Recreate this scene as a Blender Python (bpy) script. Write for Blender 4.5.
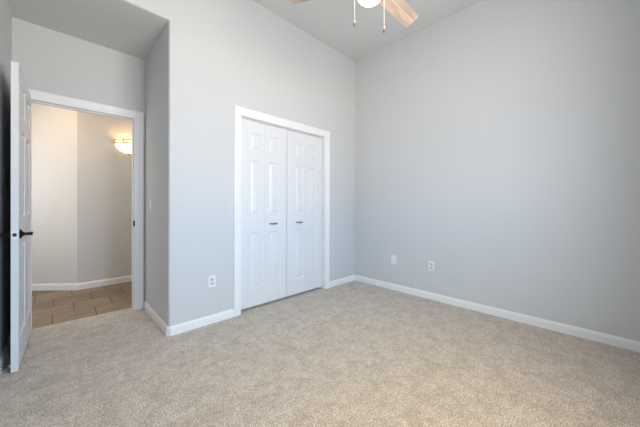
import bpy, bmesh, math, random
from mathutils import Vector, Matrix

for o in list(bpy.data.objects):
    bpy.data.objects.remove(o)
SC = bpy.context.scene
COL = SC.collection
random.seed(4)
PI = math.pi

# ------------------------------------------------------------------ camera
F_PX, CY, YAW, PITCH, ROLL, CAM_H = 268.49, 206.4, 45.878, -0.1185, -0.1571, 1.13
a, t, q = math.radians(YAW), math.radians(PITCH), math.radians(ROLL)
fwd0 = Vector((math.cos(a), math.sin(a), 0)); rgt0 = Vector((math.sin(a), -math.cos(a), 0)); up0 = Vector((0, 0, 1))
fwd = fwd0 * math.cos(t) + up0 * math.sin(t)
up1 = up0 * math.cos(t) - fwd0 * math.sin(t)
rgt = rgt0 * math.cos(q) - up1 * math.sin(q)
up = rgt0 * math.sin(q) + up1 * math.cos(q)
cam_data = bpy.data.cameras.new('camera')
cam_data.sensor_width = 36
cam_data.lens = F_PX * 36 / 640
cam_data.shift_y = -(213.5 - CY) / 640
cam_data.clip_start = 0.02
cam = bpy.data.objects.new('camera', cam_data)
M = Matrix((rgt, up, -fwd)).transposed().to_4x4()
M.translation = Vector((0, 0, CAM_H))
cam.matrix_world = M
COL.objects.link(cam)
SC.camera = cam

# ------------------------------------------------------------------ main dimensions (metres)
XL, XR = -0.293, 3.238            # side walls
YC = 2.573                        # closet wall
YF = -0.45                        # window wall behind the camera
H = 3.328                         # ceiling
S = 2.732                         # dropped ceiling of the entry alcove
XA, YB, YT = 0.677, 3.472, 3.579  # alcove side wall, door wall, hall side of the door wall
RB = 0.018                        # bullnose radius
HX, HY = 0.168, 4.854             # hall corner
HH = 2.745
DX0, DX1, DZ = -0.182, 0.577, 2.062     # entry doorway
CX0, CX1, CZ = 1.350, 2.590, 2.071      # closet opening
WX0, WX1, WZ0, WZ1 = 0.50, 1.75, 0.75, 2.60   # window

# ------------------------------------------------------------------ world, lights, exposure
w = bpy.data.worlds.new('sky'); SC.world = w; w.use_nodes = True
nt_ = w.node_tree; bg = nt_.nodes['Background']
tc_ = nt_.nodes.new('ShaderNodeTexCoord'); sp_ = nt_.nodes.new('ShaderNodeSeparateXYZ'); mr_ = nt_.nodes.new('ShaderNodeMapRange'); rp_ = nt_.nodes.new('ShaderNodeValToRGB')
mr_.inputs['From Min'].default_value = -1; mr_.inputs['From Max'].default_value = 1
SKY_GAIN = 19.0
sky_bands = [(-.30, (12.9, 12.8, 12.8)), (-.20, (17.2, 16.2, 15.2)), (-.05, (17.2, 16.2, 15.2)),   # ground: near yard, sunlit far ground
             (.04, (8.6, 10.4, 13.4)), (.20, (8.6, 10.4, 13.4)), (.30, (10.1, 14.2, 18.8)), (.45, (10.1, 14.2, 18.8)),   # hazy horizon, blue sky
             (.56, (10.6, 9.7, 7.5))]                                                              # sunlit underside of the eaves
el_ = rp_.color_ramp.elements
while len(el_) < len(sky_bands): el_.new(0.5)
for e_, (z_, c_) in zip(el_, sky_bands):
    e_.position = (z_+1)/2; e_.color = tuple(v/SKY_GAIN for v in c_) + (1,)
bg.inputs[1].default_value = SKY_GAIN
nt_.links.new(tc_.outputs['Generated'], sp_.inputs[0]); nt_.links.new(sp_.outputs['Z'], mr_.inputs['Value'])
nt_.links.new(mr_.outputs[0], rp_.inputs[0]); nt_.links.new(rp_.outputs[0], bg.inputs[0])

def area(name, loc, size, rot, power, color):
    l = bpy.data.lights.new(name, 'AREA'); l.shape = 'RECTANGLE'; l.size, l.size_y = size
    l.energy = power; l.color = color
    o = bpy.data.objects.new(name, l); o.location = loc; o.rotation_euler = rot; COL.objects.link(o)
    return o
portal = area('window_portal', ((WX0+WX1)/2, YF-0.13, (WZ0+WZ1)/2), (WX1-WX0, WZ1-WZ0), (math.radians(90), 0, 0), 1, (1, 1, 1))
portal.data.cycles.is_portal = True
area('hall_daylight_fill', (-1.15, 4.4, 1.5), (1.2, 1.8), (0, math.radians(-90), 0), 13.0, (0.93, 0.98, 1.0))  # unseen panel added at the hall's left end, standing in for daylight
area('hall_ceiling_light', (-0.32, 4.42, 2.70), (0.30, 0.30), (0, 0, 0), 8, (1.0, 0.70, 0.42))
area('hall_far_fill', (1.2, 4.2, 2.70), (0.30, 0.30), (0, 0, 0), 4, (1.0, 0.97, 0.92))  # added fill to brighten the far hall wall, no fixture there
vs = SC.view_settings
SC.display_settings.display_device = 'sRGB'
vs.view_transform = 'Standard'; vs.look = 'None'; vs.gamma = 1; vs.use_curve_mapping = False
vs.exposure = 0.06
FAN_GLOW, SCONCE_GLOW, SCONCE_BULB = 4.0, 2.1, 1.7

# ------------------------------------------------------------------ materials
def nmat(name):
    m = bpy.data.materials.new(name); m.use_nodes = True
    nt = m.node_tree
    return m, nt, nt.nodes['Principled BSDF']
def lin(c):
    return tuple(((v/255)/12.92 if v/255 <= 0.04045 else ((v/255+0.055)/1.055)**2.4) for v in c) + (1,)
def plain(name, col, rough=0.5, metal=0.0, bump=None, spec=0.5):
    m, nt, b = nmat(name)
    b.inputs['Base Color'].default_value = lin(col); b.inputs['Roughness'].default_value = rough
    b.inputs['Metallic'].default_value = metal; b.inputs['Specular IOR Level'].default_value = spec
    if bump:
        tc = nt.nodes.new('ShaderNodeTexCoord'); n = nt.nodes.new('ShaderNodeTexNoise')
        n.inputs['Scale'].default_value = bump[0]; n.inputs['Detail'].default_value = 3
        bp = nt.nodes.new('ShaderNodeBump'); bp.inputs['Strength'].default_value = bump[1]; bp.inputs['Distance'].default_value = bump[2]
        nt.links.new(tc.outputs['Object'], n.inputs['Vector']); nt.links.new(n.outputs[0], bp.inputs['Height'])
        nt.links.new(bp.outputs[0], b.inputs['Normal'])
    return m
M_WALL = plain('wall_paint', (212, 213, 213), 0.75, bump=(70, 0.12, 0.003), spec=0.25)
M_HALLWALL = plain('hall_wall_paint', (220, 218, 215), 0.75, bump=(70, 0.12, 0.003), spec=0.25)
M_CEIL = plain('ceiling_paint', (216, 217, 216), 0.85, bump=(55, 0.2, 0.004), spec=0.2)
M_TRIM = plain('white_trim_paint', (243, 243, 243), 0.38, bump=(25, 0.02, 0.002))
M_DOOR = plain('white_door_paint', (231, 232, 233), 0.42, bump=(40, 0.03, 0.002))
M_BRONZE = plain('oil_rubbed_bronze', (62, 50, 42), 0.32, 1.0)
M_OLDBRONZE = plain('dark_aged_bronze', (58, 50, 46), 0.5, 0.2)
M_NICKEL = plain('satin_nickel', (120, 118, 116), 0.3, 1.0)
M_STEEL = plain('spring_steel', (150, 150, 150), 0.3, 1.0)
M_BRASS = plain('brass_rim', (214, 150, 62), 0.3, 1.0)
M_WPLASTIC = plain('white_plastic', (240, 240, 240), 0.35)
M_IVORY = plain('ivory_plastic', (226, 214, 170), 0.4)
M_GREYPL = plain('grey_white_plastic', (206, 207, 203), 0.4)
M_DARK = plain('dark_slot', (40, 38, 36), 0.6)
M_RUBBER = plain('white_rubber', (225, 225, 222), 0.6)
M_FANMETAL = plain('fan_brushed_nickel', (190, 186, 180), 0.3, 1.0)
M_CHAIN = plain('pale_chain', (232, 226, 218), 0.35)
M_FOB = plain('bronze_fob', (120, 104, 88), 0.4, 0.3)
M_CLOSET = plain('closet_interior', (120, 120, 120), 0.9)

def carpet():
    m, nt, b = nmat('beige_carpet')
    L = nt.links.new
    tc = nt.nodes.new('ShaderNodeTexCoord')
    def noise(sc, det, ro=0.6):
        n = nt.nodes.new('ShaderNodeTexNoise'); n.inputs['Scale'].default_value = sc; n.inputs['Detail'].default_value = det
        n.inputs['Roughness'].default_value = ro; L(tc.outputs['Object'], n.inputs['Vector']); return n
    def ramp(n, stops):
        r = nt.nodes.new('ShaderNodeValToRGB'); e = r.color_ramp.elements
        while len(e) < len(stops): e.new(0.5)
        for k, (p, c) in zip(e, stops): k.position = p; k.color = c
        L(n.outputs[0], r.inputs[0]); return r
    def mul(a_, b_):
        x = nt.nodes.new('ShaderNodeMix'); x.data_type = 'RGBA'; x.blend_type = 'MULTIPLY'; x.inputs[0].default_value = 1
        L(a_, x.inputs[6]); L(b_, x.inputs[7]); return x.outputs[2]
    g = lambda v, w_=0: (v, v-w_, v-2*w_, 1)
    fine = noise(120, 3, .75)                                   # yarn tufts: light, mid and brown flecks
    tuft = ramp(fine, [(0.33, lin((150, 131, 113))), (0.5, lin((214, 199, 183))), (0.66, lin((246, 239, 230)))])
    clump = ramp(noise(26, 4, .65), [(0.36, g(.84, .010)), (0.60, g(1.03))])      # trodden clumps a few centimetres wide
    swirl = ramp(noise(8, 5, .65), [(0.38, g(.86, .01)), (0.58, g(1.03))])         # vacuum and foot marks
    L(mul(mul(tuft.outputs[0], clump.outputs[0]), swirl.outputs[0]), b.inputs['Base Color'])
    b.inputs['Roughness'].default_value = 0.95; b.inputs['Specular IOR Level'].default_value = 0.1
    b.inputs['Sheen Weight'].default_value = 0.2
    ad = nt.nodes.new('ShaderNodeMath'); ad.operation = 'ADD'
    n4 = noise(260, 2)
    L(fine.outputs[0], ad.inputs[0]); L(n4.outputs[0], ad.inputs[1])
    bp = nt.nodes.new('ShaderNodeBump'); bp.inputs['Strength'].default_value = 0.5; bp.inputs['Distance'].default_value = 0.008
    L(ad.outputs[0], bp.inputs['Height']); L(bp.outputs[0], b.inputs['Normal'])
    return m
M_CARPET = carpet()

def tile():
    m, nt, b = nmat('brown_stone_tile')
    L = nt.links.new
    tc = nt.nodes.new('ShaderNodeTexCoord')
    mp = nt.nodes.new('ShaderNodeMapping'); mp.inputs['Location'].default_value = (0.215, -3.60, 0)
    L(tc.outputs['Object'], mp.inputs['Vector'])
    br = nt.nodes.new('ShaderNodeTexBrick')
    br.inputs['Scale'].default_value = 1; br.inputs['Brick Width'].default_value = 0.33; br.inputs['Row Height'].default_value = 0.33
    br.inputs['Mortar Size'].default_value = 0.005; br.inputs['Mortar Smooth'].default_value = 0.2; br.offset = 0.5; br.offset_frequency = 2
    br.inputs['Color1'].default_value = lin((156, 137, 115)); br.inputs['Color2'].default_value = lin((130, 116, 100)); br.inputs['Mortar'].default_value = lin((90, 72, 54))
    L(mp.outputs[0], br.inputs['Vector'])
    n = nt.nodes.new('ShaderNodeTexNoise'); n.inputs['Scale'].default_value = 7; n.inputs['Detail'].default_value = 6
    mp2 = nt.nodes.new('ShaderNodeMapping'); mp2.inputs['Scale'].default_value = (0.6, 2.2, 1)
    L(tc.outputs['Object'], mp2.inputs['Vector']); L(mp2.outputs[0], n.inputs['Vector'])
    r = nt.nodes.new('ShaderNodeValToRGB')
    r.color_ramp.elements[0].position = 0.3; r.color_ramp.elements[0].color = (0.72, 0.70, 0.68, 1)
    r.color_ramp.elements[1].position = 0.7; r.color_ramp.elements[1].color = (1.15, 1.12, 1.08, 1)
    L(n.outputs[0], r.inputs[0])
    mx = nt.nodes.new('ShaderNodeMix'); mx.data_type = 'RGBA'; mx.blend_type = 'MULTIPLY'; mx.inputs[0].default_value = 1
    L(br.outputs[0], mx.inputs[6]); L(r.outputs[0], mx.inputs[7]); L(mx.outputs[2], b.inputs['Base Color'])
    b.inputs['Roughness'].default_value = 0.5
    bp = nt.nodes.new('ShaderNodeBump'); bp.inputs['Strength'].default_value = 0.4; bp.inputs['Distance'].default_value = 0.002; bp.invert = True
    L(br.outputs['Fac'], bp.inputs['Height']); L(bp.outputs[0], b.inputs['Normal'])
    return m
M_TILE = tile()

def wood():
    m, nt, b = nmat('pale_oak_blade')
    L = nt.links.new
    tc = nt.nodes.new('ShaderNodeTexCoord')
    mp = nt.nodes.new('ShaderNodeMapping'); mp.inputs['Scale'].default_value = (1.2, 14, 14)
    L(tc.outputs['Object'], mp.inputs['Vector'])
    wv = nt.nodes.new('ShaderNodeTexNoise'); wv.inputs['Scale'].default_value = 2.2; wv.inputs['Detail'].default_value = 5; wv.inputs['Distortion'].default_value = 0.8
    L(mp.outputs[0], wv.inputs['Vector'])
    r = nt.nodes.new('ShaderNodeValToRGB'); e = r.color_ramp.elements
    e[0].position = 0.32; e[0].color = lin((184, 156, 133)); e[1].position = 0.62; e[1].color = lin((220, 198, 179))
    L(wv.outputs[0], r.inputs[0]); L(r.outputs[0], b.inputs['Base Color'])
    b.inputs['Roughness'].default_value = 0.5
    return m
M_WOOD = wood()

def glow(name, col, strength):
    m, nt, b = nmat(name)
    b.inputs['Base Color'].default_value = (0.9, 0.88, 0.82, 1)
    b.inputs['Emission Color'].default_value = col; b.inputs['Emission Strength'].default_value = strength
    b.inputs['Roughness'].default_value = 0.3
    return m
M_FANGLASS = glow('lit_frosted_glass', (1.0, 0.78, 0.52, 1), FAN_GLOW)
M_SCGLASS = glow('lit_alabaster_glass', (1.0, 0.70, 0.34, 1), SCONCE_GLOW)

def pane_mat():
    m, nt, b = nmat('window_glass')
    tr = nt.nodes.new('ShaderNodeBsdfTransparent'); gl = nt.nodes.new('ShaderNodeBsdfGlossy'); gl.inputs['Roughness'].default_value = 0.02
    mx = nt.nodes.new('ShaderNodeMixShader'); mx.inputs[0].default_value = 0.06
    nt.links.new(tr.outputs[0], mx.inputs[1]); nt.links.new(gl.outputs[0], mx.inputs[2])
    nt.links.new(mx.outputs[0], nt.nodes['Material Output'].inputs['Surface'])
    return m
M_PANE = pane_mat()

# ------------------------------------------------------------------ helpers
def put(name, bm, mat, parent=None, loc=None, smooth=None, rot=None):
    """link a bmesh as one mesh object"""
    bmesh.ops.recalc_face_normals(bm, faces=bm.faces) if smooth != 'raw' else None
    me = bpy.data.meshes.new(name); bm.to_mesh(me); bm.free()
    me.materials.append(mat)
    if smooth is True:
        for p in me.polygons: p.use_smooth = True
        me.set_sharp_from_angle(angle=math.radians(38))
    o = bpy.data.objects.new(name, me); COL.objects.link(o)
    if loc: o.location = loc
    if rot: o.rotation_euler = rot
    if parent: o.parent = parent
    return o
def empty(name, loc=(0, 0, 0), rot=(0, 0, 0), parent=None):
    o = bpy.data.objects.new(name, None); o.empty_display_size = 0.1
    o.location = loc; o.rotation_euler = rot
    if parent: o.parent = parent
    COL.objects.link(o); return o
def tag(o, label, cat, group=None, kind=None):
    o['label'] = label; o['category'] = cat
    if group: o['group'] = group
    if kind: o['kind'] = kind
    return o
def struct(o, label, cat):
    return tag(o, label, cat, kind='structure')
def BM(): return bmesh.new()
def quad(bm, *pts):
    return bm.faces.new([bm.verts.new(p) for p in pts])
def box(bm, x0, x1, y0, y1, z0, z1, bev=0.0, seg=2):
    g = bmesh.ops.create_cube(bm, size=1.0)
    for v in g['verts']:
        v.co = Vector(((x0+x1)/2 + v.co.x*(x1-x0), (y0+y1)/2 + v.co.y*(y1-y0), (z0+z1)/2 + v.co.z*(z1-z0)))
    if bev > 0:
        es = list({e for v in g['verts'] for e in v.link_edges})
        bmesh.ops.bevel(bm, geom=es, offset=bev, segments=seg, affect='EDGES', profile=0.6)
def lathe(bm, prof, n=32, a0=0.0, a1=2*PI, M=None):
    """prof: (r, z) pairs turned round z"""
    full = abs(a1-a0-2*PI) < 1e-6
    k = n if full else n+1
    rings = []
    for r, z in prof:
        if r < 1e-6:
            p = Vector((0, 0, z)); rings.append([bm.verts.new(M @ p if M else p)])
        else:
            row = []
            for i in range(k):
                th = a0 + (a1-a0)*i/n
                p = Vector((r*math.cos(th), r*math.sin(th), z)); row.append(bm.verts.new(M @ p if M else p))
            rings.append(row)
    for A, B in zip(rings, rings[1:]):
        for i in range(n):
            j = (i+1) % k if full else i+1
            if len(A) == 1 and len(B) == 1: continue
            if len(A) == 1: bm.faces.new((A[0], B[i], B[j]))
            elif len(B) == 1: bm.faces.new((A[i], B[0], A[j]))
            else: bm.faces.new((A[i], B[i], B[j], A[j]))
def tube(bm, pts, rad, n=10, cap=True):
    """round bar through pts; rad one number or one per point"""
    pts = [Vector(p) for p in pts]
    rs = rad if isinstance(rad, (list, tuple)) else [rad]*len(pts)
    rings = []; ref = None
    for i, p in enumerate(pts):
        d = (pts[min(i+1, len(pts)-1)] - pts[max(i-1, 0)]).normalized()
        if ref is None:
            ref = Vector((0, 0, 1)) if abs(d.z) < 0.9 else Vector((1, 0, 0))
        s = d.cross(ref).normalized(); u = s.cross(d).normalized(); ref = u
        rings.append([bm.verts.new(p + (s*math.cos(2*PI*k/n) + u*math.sin(2*PI*k/n))*rs[i]) for k in range(n)])
    for A, B in zip(rings, rings[1:]):
        for k in range(n):
            bm.faces.new((A[k], A[(k+1) % n], B[(k+1) % n], B[k]))
    if cap:
        bm.faces.new(rings[0][::-1]); bm.faces.new(rings[-1])
def sweep(bm, path, prof, side):
    """moulding along a floor path of (x, y); prof = (distance from wall, z); side +1 = left of the path"""
    P = [Vector((p[0], p[1])) for p in path]
    rows = []
    for i, p in enumerate(P):
        ds = []
        if i > 0: ds.append((P[i]-P[i-1]).normalized())
        if i < len(P)-1: ds.append((P[i+1]-P[i]).normalized())
        ns = [Vector((-d.y, d.x))*side for d in ds]
        n = ns[0] if len(ns) == 1 else (ns[0]+ns[1]) / (1+ns[0].dot(ns[1]))
        rows.append([bm.verts.new((p.x+n.x*o, p.y+n.y*o, z)) for o, z in prof])
    k = len(prof)
    for A, B in zip(rows, rows[1:]):
        for j in range(k):
            bm.faces.new((A[j], A[(j+1) % k], B[(j+1) % k], B[j]))
    bm.faces.new(rows[0]); bm.faces.new(rows[-1][::-1])
BASE_PROF = [(0, -0.005), (0.013, -0.005), (0.013, 0.056), (0.0115, 0.064), (0.009, 0.068), (0.0075, 0.076), (0.004, 0.081), (0, 0.081)]
def casing(bm, x0, x1, z1, y, wd, s=-1, zb=0.0, inner=None):
    """colonial casing round three sides of an opening in the plane y; s = the way it stands out"""
    prof = [(0, 0), (0, 0.009), (0.004, 0.011), (wd*0.35, 0.012), (wd*0.42, 0.0155), (wd*0.6, 0.018), (wd*0.9, 0.020), (wd, 0.016), (wd, 0)]
    rows = []
    for (cx, cz, dx, dz) in ((x0, zb, -1, 0), (x0, z1, -1, 1), (x1, z1, 1, 1), (x1, zb, 1, 0)):
        rows.append([bm.verts.new((cx+dx*o, y+s*tk, cz+dz*o)) for o, tk in prof])
    k = len(prof)
    for A, B in zip(rows, rows[1:]):
        for j in range(k):
            bm.faces.new((A[j], A[(j+1) % k], B[(j+1) % k], B[j]))
    bm.faces.new(rows[0]); bm.faces.new(rows[-1])

# ------------------------------------------------------------------ floors and ceilings
bm = BM()
for (x0, x1, y0, y1) in ((XL, XR, YF, YC), (XL, XA, YC, YB), (DX0-0.02, DX1+0.02, YB, YT)):
    quad(bm, (x0, y0, 0), (x1, y0, 0), (x1, y1, 0), (x0, y1, 0))
quad(bm, (CX0, YC, 0), (CX1, YC, 0), (CX1, YC+0.65, 0), (CX0, YC+0.65, 0))
bmesh.ops.remove_doubles(bm, verts=bm.verts, dist=1e-5)
quad(bm, (DX0-0.02, YT, 0), (DX1+0.02, YT, 0), (DX1+0.02, YT+0.002, -0.01), (DX0-0.02, YT+0.002, -0.01))
struct(put('floor', bm, M_CARPET), 'beige cut pile carpet across the bedroom floor', 'floor')
bm = BM(); quad(bm, (-1.3, YT-0.001, -0.008), (2.4, YT-0.001, -0.008), (2.4, 6.4, -0.008), (-1.3, 6.4, -0.008))
struct(put('floor_hall', bm, M_TILE), 'brown stone tile floor in the hall beyond the doorway', 'floor')
bm = BM(); quad(bm, (XL, YF, H), (XR, YF, H), (XR, YC, H), (XL, YC, H))
struct(put('ceiling', bm, M_CEIL), 'high pale grey ceiling over the bedroom', 'ceiling')
bm = BM(); quad(bm, (XL, YC+RB, S), (XA, YC+RB, S), (XA, YB, S), (XL, YB, S))
struct(put('ceiling_alcove', bm, M_CEIL), 'lower shaded ceiling of the entry alcove', 'ceiling')
bm = BM(); quad(bm, (-1.3, YT, HH), (2.4, YT, HH), (2.4, 6.4, HH), (-1.3, 6.4, HH))
struct(put('ceiling_hall', bm, M_CEIL), 'ceiling over the hall beyond the doorway', 'ceiling')

# ------------------------------------------------------------------ walls
bm = BM()
def wy(x0, x1, z0, z1, y=YC):
    quad(bm, (x0, y, z0), (x1, y, z0), (x1, y, z1), (x0, y, z1))
wy(XA+RB, CX0, 0, S+RB); wy(CX0, CX1, CZ, S+RB); wy(CX1, XR, 0, S+RB); wy(XL, XR, S+RB, H)
N = 10
arc = [(RB*(1-math.sin(i/N*PI/2)), RB*(1-math.cos(i/N*PI/2))) for i in range(N+1)]   # (distance past the edge, depth behind the wall face)
rows = [[bm.verts.new(p) for p in ((XA+d, YC+e, 0), (XA+d, YC+e, S+d), (XL, YC+e, S+d))] for d, e in arc]
for A, B in zip(rows, rows[1:]):
    for i in range(2): bm.faces.new((A[i], A[i+1], B[i+1], B[i]))
struct(put('wall_back', bm, M_WALL), 'pale grey closet wall with a rounded corner at the alcove', 'wall')
bm = BM(); quad(bm, (XA, YC+RB, 0), (XA, YB, 0), (XA, YB, S), (XA, YC+RB, S))
struct(put('wall_alcove', bm, M_WALL), 'shaded side wall of the alcove carrying the light switch', 'wall')
bm = BM(); quad(bm, (XR, YF, 0), (XR, YC, 0), (XR, YC, H), (XR, YF, H))
struct(put('wall_right', bm, M_WALL), 'large bare grey wall on the right side of the room', 'wall')
bm = BM(); quad(bm, (XL, YF, 0), (XL, YB, 0), (XL, YB, H), (XL, YF, H))
struct(put('wall_left', bm, M_WALL), 'wall behind the open white entry door', 'wall')
bm = BM()
jx0, jx1, jz = DX0-0.03, DX1+0.02, DZ+0.02
for (x0, x1, z0, z1) in ((XL, jx0, 0, S), (jx0, jx1, jz, S), (jx1, XA, 0, S)):
    wy(x0, x1, z0, z1, YB)
struct(put('wall_door', bm, M_WALL), 'alcove wall above the hall doorway', 'wall')
bm = BM()
for (x0, x1, z0, z1) in ((-1.3, jx0, -0.01, HH), (jx0, jx1, jz, HH), (jx1, 2.4, -0.01, HH)):
    wy(x0, x1, z0, z1, YT)
quad(bm, (-1.3, YT, -0.01), (-1.3, 6.4, -0.01), (-1.3, 6.4, HH), (-1.3, YT, HH))
quad(bm, (2.4, YT, -0.01), (2.4, 6.4, -0.01), (2.4, 6.4, HH), (2.4, YT, HH))
struct(put('wall_hall_near', bm, M_HALLWALL), 'hall side of the doorway wall and hall ends', 'wall')
ax, ay = HX-0.745*1.45, HY+0.667*1.45
bm = BM(); quad(bm, (HX, HY, -0.01), (2.4, HY, -0.01), (2.4, HY, HH), (HX, HY, HH))
struct(put('wall_hall_far', bm, M_HALLWALL), 'far hall wall carrying the lit sconce', 'wall')
bm = BM(); quad(bm, (ax, ay, -0.01), (HX, HY, -0.01), (HX, HY, HH), (ax, ay, HH)); quad(bm, (-1.3, ay, -0.01), (ax, ay, -0.01), (ax, ay, HH), (-1.3, ay, HH))
struct(put('wall_hall_angled', bm, M_HALLWALL), 'bright angled hall wall seen beside the open door', 'wall')
bm = BM()
for (x0, x1, z0, z1) in ((XL, WX0, 0, H), (WX0, WX1, 0, WZ0), (WX0, WX1, WZ1, H), (WX1, XR, 0, H)):
    wy(x0, x1, z0, z1, YF)
for (p, r) in (((WX0, WZ0), (WX1, WZ0)), ((WX1, WZ0), (WX1, WZ1)), ((WX1, WZ1), (WX0, WZ1)), ((WX0, WZ1), (WX0, WZ0))):
    quad(bm, (p[0], YF, p[1]), (r[0], YF, r[1]), (r[0], YF-0.12, r[1]), (p[0], YF-0.12, p[1]))
struct(put('wall_front', bm, M_WALL), 'window wall behind the camera', 'wall')
# closet interior
bm = BM(); y0, y1 = YC+0.09, YC+0.65
quad(bm, (CX0-.02, y1, 0), (CX1+.02, y1, 0), (CX1+.02, y1, 2.4), (CX0-.02, y1, 2.4))
quad(bm, (CX0-.02, y0, 0), (CX0-.02, y1, 0), (CX0-.02, y1, 2.4), (CX0-.02, y0, 2.4))
quad(bm, (CX1+.02, y0, 0), (CX1+.02, y1, 0), (CX1+.02, y1, 2.4), (CX1+.02, y0, 2.4))
quad(bm, (CX0-.02, y0, 2.4), (CX1+.02, y0, 2.4), (CX1+.02, y1, 2.4), (CX0-.02, y1, 2.4))
struct(put('wall_closet', bm, M_CLOSET), 'dim closet interior behind the folding doors', 'wall')

# window behind the camera
win = empty('window_1', ((WX0+WX1)/2, YF-0.07, WZ0))
struct(win, 'white window in the wall behind the camera', 'window')
bm = BM(); hw, hh = (WX1-WX0)/2, WZ1-WZ0
for (x0, x1, z0, z1) in ((-hw, -hw+.05, 0, hh), (hw-.05, hw, 0, hh), (-hw+.05, hw-.05, 0, .05), (-hw+.05, hw-.05, hh-.05, hh), (-.025, .025, .05, hh-.05)):
    box(bm, x0, x1, -.03, .03, z0, z1, .004)
put('window_frame', bm, M_TRIM, win)
for x0, x1 in ((-hw+.05, -.025), (.025, hw-.05)):
    bm = BM(); box(bm, x0, x1, -.003, .003, .05, hh-.05); put('window_pane', bm, M_PANE, win)

# ------------------------------------------------------------------ baseboards, casings, jambs
def base_run(name, path, side, label):
    bm = BM(); sweep(bm, path, BASE_PROF, side)
    struct(put(name, bm, M_TRIM), label, 'baseboard')
base_run('baseboard_corner', [(XA, YB), (XA, YC+RB), (XA+RB, YC), (CX0-0.0795, YC)], -1, 'white baseboard wrapping the rounded alcove corner under the outlet')
base_run('baseboard_right', [(CX1+0.0795, YC), (XR, YC), (XR, YF)], -1, 'white baseboard from the closet along the large right wall')
base_run('baseboard_left', [(XL, YF), (XL, YB)], -1, 'white baseboard in the shadow behind the open door')
bm = BM(); sweep(bm, [(ax, ay), (HX, HY), (2.4, HY)], [(o, z*1.06-0.006) for o, z in BASE_PROF], -1)
struct(put('baseboard_hall', bm, M_TRIM), 'white baseboard round the hall corner above the tile', 'baseboard')

bm = BM(); casing(bm, CX0, CX1, CZ, YC, 0.079)
struct(put('trim_1', bm, M_TRIM), 'white moulded casing round the closet opening', 'door casing')
bm = BM(); yj0, yj1 = YC-0.002, YC+0.10
box(bm, CX0-.02, CX0+.004, yj0, yj1, 0, CZ, .002); box(bm, CX1-.004, CX1+.02, yj0, yj1, 0, CZ, .002); box(bm, CX0-.02, CX1+.02, yj0, yj1, CZ-.006, CZ+.02, .002)
box(bm, CX0, CX1, YC+.052, YC+.085, CZ-.012, CZ-.005)
struct(put('trim_2', bm, M_TRIM), 'white closet jamb and track inside the casing', 'door jamb')
bm = BM(); casing(bm, DX0-.010, DX1, DZ, YB, 0.085)
struct(put('trim_3', bm, M_TRIM), 'white moulded casing round the hall doorway', 'door casing')
bm = BM(); casing(bm, DX0, DX1, DZ, YT, 0.085, s=1, zb=-0.008)
struct(put('trim_4', bm, M_TRIM), 'white casing on the hall side of the doorway', 'door casing')
bm = BM()
box(bm, jx0-.012, DX0-.014, YB-.001, YT+.001, 0, DZ+.004, .001); box(bm, DX1+.003, jx1, YB-.001, YT+.001, 0, DZ+.004, .001); box(bm, jx0, jx1, YB-.001, YT+.001, DZ+.004, jz, .001)
ys0, ys1 = YB+.042, YB+.078
box(bm, DX0-.014, DX0-.003, ys0, ys1, 0, DZ-.007, .002); box(bm, DX1-.009, DX1+.003, ys0, ys1, 0, DZ-.007, .002); box(bm, DX0-.003, DX1+.003, ys0, ys1, DZ-.008, DZ+.004, .002)
jamb = put('trim_5', bm, M_TRIM)
struct(jamb, 'white jamb and stop lining the hall doorway', 'door jamb')
bm = BM(); box(bm, DX1-.004, DX1+.006, YB-.013, YB+.034, .905, .965, .002)
put('strike_plate', bm, M_OLDBRONZE, jamb)

# ------------------------------------------------------------------ panelled door slabs
def slab(w_, h_, th, cols, rows_, both=False):
    """door slab in x 0..w_, z 0..h_, front face at y = 0 looking to -y, moulded raised panels"""
    bm = BM()
    xs = sorted({0, w_, *[v for c in cols for v in c]}); zs = sorted({0, h_, *[v for r in rows_ for v in r]})
    def face_side(y, s):
        for i in range(len(xs)-1):
            for j in range(len(zs)-1):
                x0, x1, z0, z1 = xs[i], xs[i+1], zs[j], zs[j+1]
                if (x0, x1) in cols and (z0, z1) in rows_:
                    prev = None
                    for ins, d in ((0, 0), (.004, .004), (.012, .012), (.018, .012), (.044, .003)):
                        ring = [bm.verts.new((xx, y+s*d, zz)) for xx, zz in ((x0+ins, z0+ins), (x1-ins, z0+ins), (x1-ins, z1-ins), (x0+ins, z1-ins))]
                        if prev:
                            for k in range(4): bm.faces.new((prev[k], prev[(k+1) % 4], ring[(k+1) % 4], ring[k]))
                        prev = ring
                    bm.faces.new(prev)
                else:
                    quad(bm, (x0, y, z0), (x1, y, z0), (x1, y, z1), (x0, y, z1))
    face_side(0, 1)
    if both: face_side(th, -1)
    else: quad(bm, (0, th, 0), (w_, th, 0), (w_, th, h_), (0, th, h_))
    quad(bm, (0, 0, 0), (0, th, 0), (0, th, h_), (0, 0, h_)); quad(bm, (w_, 0, 0), (w_, th, 0), (w_, th, h_), (w_, 0, h_))
    quad(bm, (0, 0, 0), (w_, 0, 0), (w_, th, 0), (0, th, 0)); quad(bm, (0, 0, h_), (w_, 0, h_), (w_, th, h_), (0, th, h_))
    bmesh.ops.remove_doubles(bm, verts=bm.verts, dist=1e-5)
    return bm
# entry door, open 90 degrees against the left wall: local x runs from the free edge to the hinge
DW, DH, DT, DZ0 = 0.760, 2.074, 0.035, 0.012
OPEN = math.radians(1.2)              # a little past square
door = empty('door_1', (DX0-DW*math.sin(OPEN), YB-0.004-DW*math.cos(OPEN), DZ0), (0, 0, PI/2-OPEN))
struct(door, 'white six panel entry door standing open against the left wall', 'door')
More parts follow.
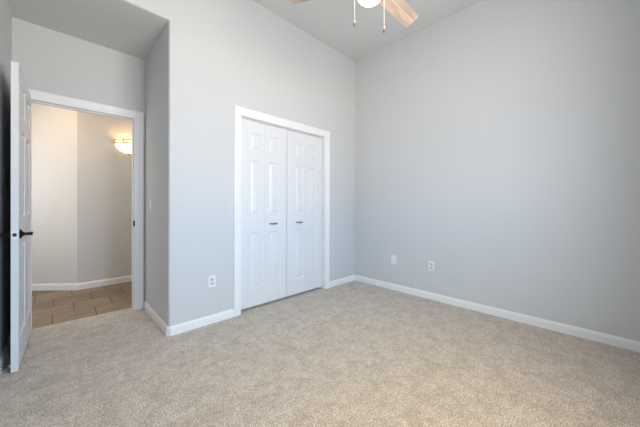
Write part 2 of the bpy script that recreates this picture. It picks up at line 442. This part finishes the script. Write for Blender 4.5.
# local +x -> world +Y, local +y -> world -X, so the face at y = 0 looks to +X
put('door_leaf', slab(DW, DH, DT, [(.100, .360), (.440, .690)], [(.200, .845), (1.032, 1.652), (1.756, 1.976)], both=True), M_DOOR, door)
def lever(sgn, y_face):
    bm = BM()
    Mx = Matrix.Translation((.062, y_face, .918)) @ Matrix.Rotation(PI/2 if sgn < 0 else -PI/2, 4, 'X')
    lathe(bm, [(0, 0), (.034, 0), (.034, .003), (.028, .008), (.018, .013), (.013, .020), (.0105, .028), (.0105, .048), (.012, .052), (.012, .060), (0, .060)], 28, M=Mx)
    o = sgn*.052
    tube(bm, [(.050, y_face+o, .918), (.062, y_face+o, .918), (.085, y_face+o*1.0, .919), (.125, y_face+o*.98, .920), (.155, y_face+o*.92, .919), (.172, y_face+o*.85, .917)], [.009, .0115, .0095, .0085, .0075, .004], 12)
    return bm
h1 = put('door_handle', lever(-1, 0), M_BRONZE, door, smooth=True); h1['label'] = 'dark bronze lever handle'
h2 = put('door_handle', lever(1, DT), M_BRONZE, door, smooth=True)
bm = BM(); box(bm, -.0015, .001, .004, DT-.004, .888, .948, .0006)
lt = put('latch_plate', bm, M_TRIM, door)
bm = BM(); box(bm, -.009, -.001, .0085, .0265, .907, .929, .004); put('latch_bolt', bm, M_OLDBRONZE, lt)
for hz in (.20, 1.02, 1.83):
    bm = BM(); tube(bm, [(DW+.002, DT+.006, hz-.045), (DW+.002, DT+.006, hz+.045)], .0065, 10); tube(bm, [(DW+.002, DT+.006, hz+.045), (DW+.002, DT+.006, hz+.052)], [.008, .004], 10)
    box(bm, DW-.001, DW+.0015, .004, DT+.004, hz-.044, hz+.044)
    put('hinge', bm, M_BRONZE, door, smooth=True)

# closet doors: two bifold pairs
CD_Y, CD_T = YC+0.047, 0.034
cmid = 1.981
def bifold(name, x0, x1, fold_pan, label, hinge_left):
    d = empty(name, (x0, CD_Y, 0.026))
    struct(d, label, 'closet door')
    half = (x1-x0)/2
    rr = [(.190, .805), (1.008, 1.600), (1.706, 1.898)]
    ht = 2.026
    outer_l = x0 if hinge_left else x1
    for k in range(2):
        lw = half-.0015
        c0 = .124 if k == 0 else .050
        lf = put('door_leaf', slab(lw, ht, CD_T, [(c0, c0+.138)], rr), M_DOOR, d, (k*half+.00075, 0, 0))
        if (k == 1) == hinge_left:          # the leaf beside the meeting gap carries the pull
            hx = c0+.069; hz = .896
            bm = BM()
            tube(bm, [(hx-.046, -.004, hz), (hx-.043, -.016, hz), (hx-.028, -.023, hz), (hx, -.026, hz), (hx+.028, -.023, hz), (hx+.043, -.016, hz), (hx+.046, -.004, hz)], [.005, .0055, .007, .0085, .007, .0055, .005], 10)
            for s in (-1, 1): lathe(bm, [(0, 0), (.008, 0), (.008, .004), (.006, .006), (0, .006)], 14, M=Matrix.Translation((hx+s*.046, 0, hz)) @ Matrix.Rotation(PI/2, 4, 'X'))
            hd = put('door_handle', bm, M_NICKEL, lf, smooth=True); hd['label'] = 'dark metal bow pull'
    return d
bifold('door_2', CX0+.006, cmid-.0025, 0, 'left pair of white folding closet doors with a metal pull', True)
bifold('door_3', cmid+.0025, CX1-.009, 0, 'right pair of white folding closet doors with a metal pull', False)

# ------------------------------------------------------------------ wall plates (local: plate lies in x-z, looks to -y)
def plate_bm(w_=.070, h_=.115, t_=.006):
    bm = BM(); box(bm, -w_/2, w_/2, -t_, 0, -h_/2, h_/2, .0025, 3); return bm
def screw(bm, x, z, y):
    lathe(bm, [(0, 0), (.0032, 0), (.0026, .0012), (0, .0014)], 12, M=Matrix.Translation((x, y, z)) @ Matrix.Rotation(PI/2, 4, 'X'))
def outlet(loc, rotz, face_mat, label):
    o = empty('electrical_outlet', loc, (0, 0, rotz))
    tag(o, label, 'outlet', 'duplex wall outlets')
    put('cover_plate', plate_bm(), M_WPLASTIC, o, smooth=True)
    for s in (-1, 1):
        bm = BM(); box(bm, -.0165, .0165, -.0085, -.004, s*.0195-.0135, s*.0195+.0135, .0035, 3)
        rc = put('receptacle', bm, face_mat, o, smooth=True)
        bm = BM()
        for x, hh_ in ((-.0065, .0085), (.0065, .007)):
            box(bm, x-.0013, x+.0013, -.0088, -.008, s*.0195-.001, s*.0195-.001+hh_)
        lathe(bm, [(0, 0), (.0027, 0), (.0027, .0004), (0, .0004)], 12, M=Matrix.Translation((0, -.0084, s*.0195-.0075)) @ Matrix.Rotation(PI/2, 4, 'X'))
        put('contact_slots', bm, M_DARK, rc)
    bm = BM(); screw(bm, 0, 0, -.006); put('screw', bm, M_NICKEL, o, smooth=True)
    return o
outlet((1.051, YC, .403), 0, M_GREYPL, 'white outlet with greyish sockets low on the wall beside the closet')
outlet((XR, 1.394, .406), -PI/2, M_IVORY, 'white outlet with ivory sockets low on the right wall')
bp_ = empty('blank_wall_plate', (XR, 1.907, .409), (0, 0, -PI/2))
tag(bp_, 'plain white blank cover plate low on the right wall near the corner', 'wall plate')
put('cover_plate', plate_bm(), M_WPLASTIC, bp_, smooth=True)
for s in (-1, 1):
    bm = BM(); screw(bm, 0, s*.042, -.006); put('screw', bm, M_WPLASTIC, bp_, smooth=True)
sw = empty('light_switch', (XA, 3.195, 1.120), (0, 0, -PI/2))
tag(sw, 'white rocker light switch on the alcove side wall by the doorway', 'light switch')
put('cover_plate', plate_bm(.072, .117), M_WPLASTIC, sw, smooth=True)
bm = BM()
v = [(-.0165, -.006, -.033), (.0165, -.006, -.033), (.0165, -.006, .033), (-.0165, -.006, .033), (-.0165, -.0115, -.033), (.0165, -.0115, -.033), (.0165, -.008, 0), (-.0165, -.008, 0), (.0165, -.0075, .033), (-.0165, -.0075, .033)]
V = [bm.verts.new(p) for p in v]
for f in ((4, 5, 6, 7), (7, 6, 8, 9), (0, 1, 5, 4), (3, 2, 8, 9), (0, 4, 7, 9, 3), (1, 5, 6, 8, 2), (0, 1, 2, 3)):
    bm.faces.new([V[i] for i in f])
put('rocker', bm, M_WPLASTIC, sw)

# ------------------------------------------------------------------ spring door stop behind the door
ds = empty('door_stop', (XL+.013, 2.775, .034))
tag(ds, 'spring door stop with a white rubber tip behind the open door', 'door stop')
bm = BM(); lathe(bm, [(0, 0), (.010, 0), (.009, .004), (.006, .006), (0, .006)], 16, M=Matrix.Rotation(PI/2, 4, 'Y')); put('mount', bm, M_STEEL, ds, smooth=True)
bm = BM()
pts = [(.006+.026*i/72, .0052*math.cos(i*2*PI/9), .0052*math.sin(i*2*PI/9)) for i in range(73)]
tube(bm, pts, .0013, 6); put('spring', bm, M_STEEL, ds, smooth=True)
bm = BM(); lathe(bm, [(0, .030), (.0075, .030), (.0085, .034), (.0085, .044), (.006, .049), (0, .050)], 16, M=Matrix.Rotation(PI/2, 4, 'Y')); put('rubber_tip', bm, M_RUBBER, ds, smooth=True)

# ------------------------------------------------------------------ hall sconce
SX, SZ = .735, 2.030
sc = empty('wall_sconce', (SX, HY, SZ))
tag(sc, 'lit half bowl glass sconce with a brass rim on the far hall wall', 'wall lamp')
bm = BM(); box(bm, -.07, .07, -.016, 0, -.10, .03, .006); put('back_plate', bm, M_BRASS, sc)
SR = .160
def half(bm, prof, n=28): lathe(bm, prof, n, PI, 2*PI)
bm = BM()
half(bm, [(SR, .045), (SR, .0)] + [(SR*math.cos(i/12*PI/2)**1.35 if i < 12 else .0, -.138*math.sin(i/12*PI/2)) for i in range(1, 13)])
put('glass_bowl', bm, M_SCGLASS, sc, smooth=True)
for z in (.045, 0.0):
    bm = BM(); tube(bm, [((SR+.003)*math.cos(PI+PI*i/28), (SR+.003)*math.sin(PI+PI*i/28), z) for i in range(29)], .0070, 8); put('rim', bm, M_BRASS, sc, smooth=True)
for k in (0.03, .33, .67, .97):
    x, y = (SR+.004)*math.cos(PI+PI*k), (SR+.004)*math.sin(PI+PI*k)
    bm = BM(); tube(bm, [(x, y, -.006), (x, y, .051)], .007, 8); put('clip', bm, M_BRASS, sc, smooth=True)
bm = BM(); lathe(bm, [(0, -.125), (.014, -.135), (.010, -.145), (.005, -.150), (0, -.156)], 14, M=Matrix.Translation((0, -.012, 0))); put('finial', bm, M_BRASS, sc, smooth=True)
pl = bpy.data.lights.new('sconce_bulb', 'POINT'); pl.energy = SCONCE_BULB; pl.color = (1.0, .64, .28); pl.shadow_soft_size = .025
po = bpy.data.objects.new('sconce_bulb', pl); po.location = (0, -.075, -.035); po.parent = sc; COL.objects.link(po)

# ------------------------------------------------------------------ ceiling fan
FX, FY, FB = 1.460, 1.040, 2.600        # hub and height of the blades
fan = empty('ceiling_fan', (FX, FY, H))
tag(fan, 'ceiling fan with pale oak blades and a lit glass bowl', 'ceiling fan')
zb = FB-H
bm = BM(); lathe(bm, [(0, 0), (.070, 0), (.070, -.015), (.062, -.045), (.035, -.070), (.016, -.075), (0, -.075)], 32); put('canopy', bm, M_FANMETAL, fan, smooth=True)
bm = BM(); tube(bm, [(0, 0, -.07), (0, 0, zb+.14)], .0125, 16); put('downrod', bm, M_FANMETAL, fan, smooth=True)
bm = BM(); lathe(bm, [(0, zb+.150), (.022, zb+.150), (.026, zb+.125), (.075, zb+.115), (.105, zb+.090), (.110, zb+.050), (.104, zb+.020), (.080, zb+.004), (.055, zb-.006), (.055, zb-.030), (0, zb-.030)], 40); put('motor_housing', bm, M_FANMETAL, fan, smooth=True)
R0, R1 = .145, .562
for k in range(3):
    th = math.radians(-1.0 + 120*k)
    piv = Matrix.Rotation(th, 4, 'Z') @ Matrix.Translation((0, 0, zb)) @ Matrix.Rotation(math.radians(-17), 4, 'X')
    bm = BM()
    n = 16; top = []; bot = []
    outline = []
    for i in range(n+1):
        u = i/n; x = R0+(R1-R0)*u; hwid = .057
        if u > .99: hwid -= .003*((u-.99)/.01)
        if u < .08: hwid -= .018*((.08-u)/.08)**2
        outline.append((x, hwid))
    pts2 = [(x, -y) for x, y in outline] + [(x, y) for x, y in reversed(outline)]
    lo = [bm.verts.new((x, y, -.004)) for x, y in pts2]; hi = [bm.verts.new((x, y, .004)) for x, y in pts2]
    bm.faces.new(lo[::-1]); bm.faces.new(hi)
    for i in range(len(lo)):
        j = (i+1) % len(lo); bm.faces.new((lo[i], lo[j], hi[j], hi[i]))
    bl = put('blade', bm, M_WOOD, fan); bl.matrix_local = piv
    bm = BM(); box(bm, .075, .160, -.016, .016, .004, .009, .002); box(bm, .150, .215, -.042, .042, .004, .008, .002)
    for sx_, sy_ in ((.175, -.028), (.175, .028), (.205, 0)): lathe(bm, [(0, -.0066), (.006, -.006), (.006, -.004), (0, -.004)], 10, M=Matrix.Translation((sx_, sy_, 0)))
    put('blade_bracket', bm, M_FANMETAL, bl)
bm = BM(); lathe(bm, [(0, zb-.030), (.050, zb-.030), (.060, zb-.045), (.090, zb-.055), (.095, zb-.068), (.092, zb-.076), (0, zb-.076)], 36); put('light_fitter', bm, M_FANMETAL, fan, smooth=True)
GR, GH = .087, .068
bm = BM(); lathe(bm, [(GR, zb-.074)] + [(GR*math.cos(i/14*PI/2) if i < 14 else 0, zb-.074-GH*math.sin(i/14*PI/2)) for i in range(1, 15)], 40); put('glass_bowl', bm, M_FANGLASS, fan, smooth=True)
rg = Vector((math.sin(a), -math.cos(a), 0))
for s, zend in ((-.101, 2.322), (.093, 2.283)):
    p = rg*s; z1 = zend-H
    bm = BM(); n = 60; z0_ = zb-.060
    tube(bm, [(p.x, p.y, z0_), (p.x, p.y, z1+.02)], .0016, 6)
    for i in range(n):
        z = z0_+(z1+.02-z0_)*i/n
        bmesh.ops.create_icosphere(bm, subdivisions=1, radius=.0026, matrix=Matrix.Translation((p.x, p.y, z)))
    ch = put('pull_chain', bm, M_CHAIN, fan, smooth=True)
    bm = BM(); lathe(bm, [(0, z1+.024), (.004, z1+.022), (.007, z1+.012), (.007, z1+.008), (0, z1+.008)], 14, M=Matrix.Translation((p.x, p.y, 0))); put('chain_bell', bm, M_CHAIN, ch, smooth=True)
    bm = BM(); lathe(bm, [(0, z1+.009), (.006, z1+.008), (.0085, z1-.002), (.0085, z1-.010), (.005, z1-.015), (0, z1-.016)], 14, M=Matrix.Translation((p.x, p.y, 0))); put('chain_fob', bm, M_FOB, ch, smooth=True)
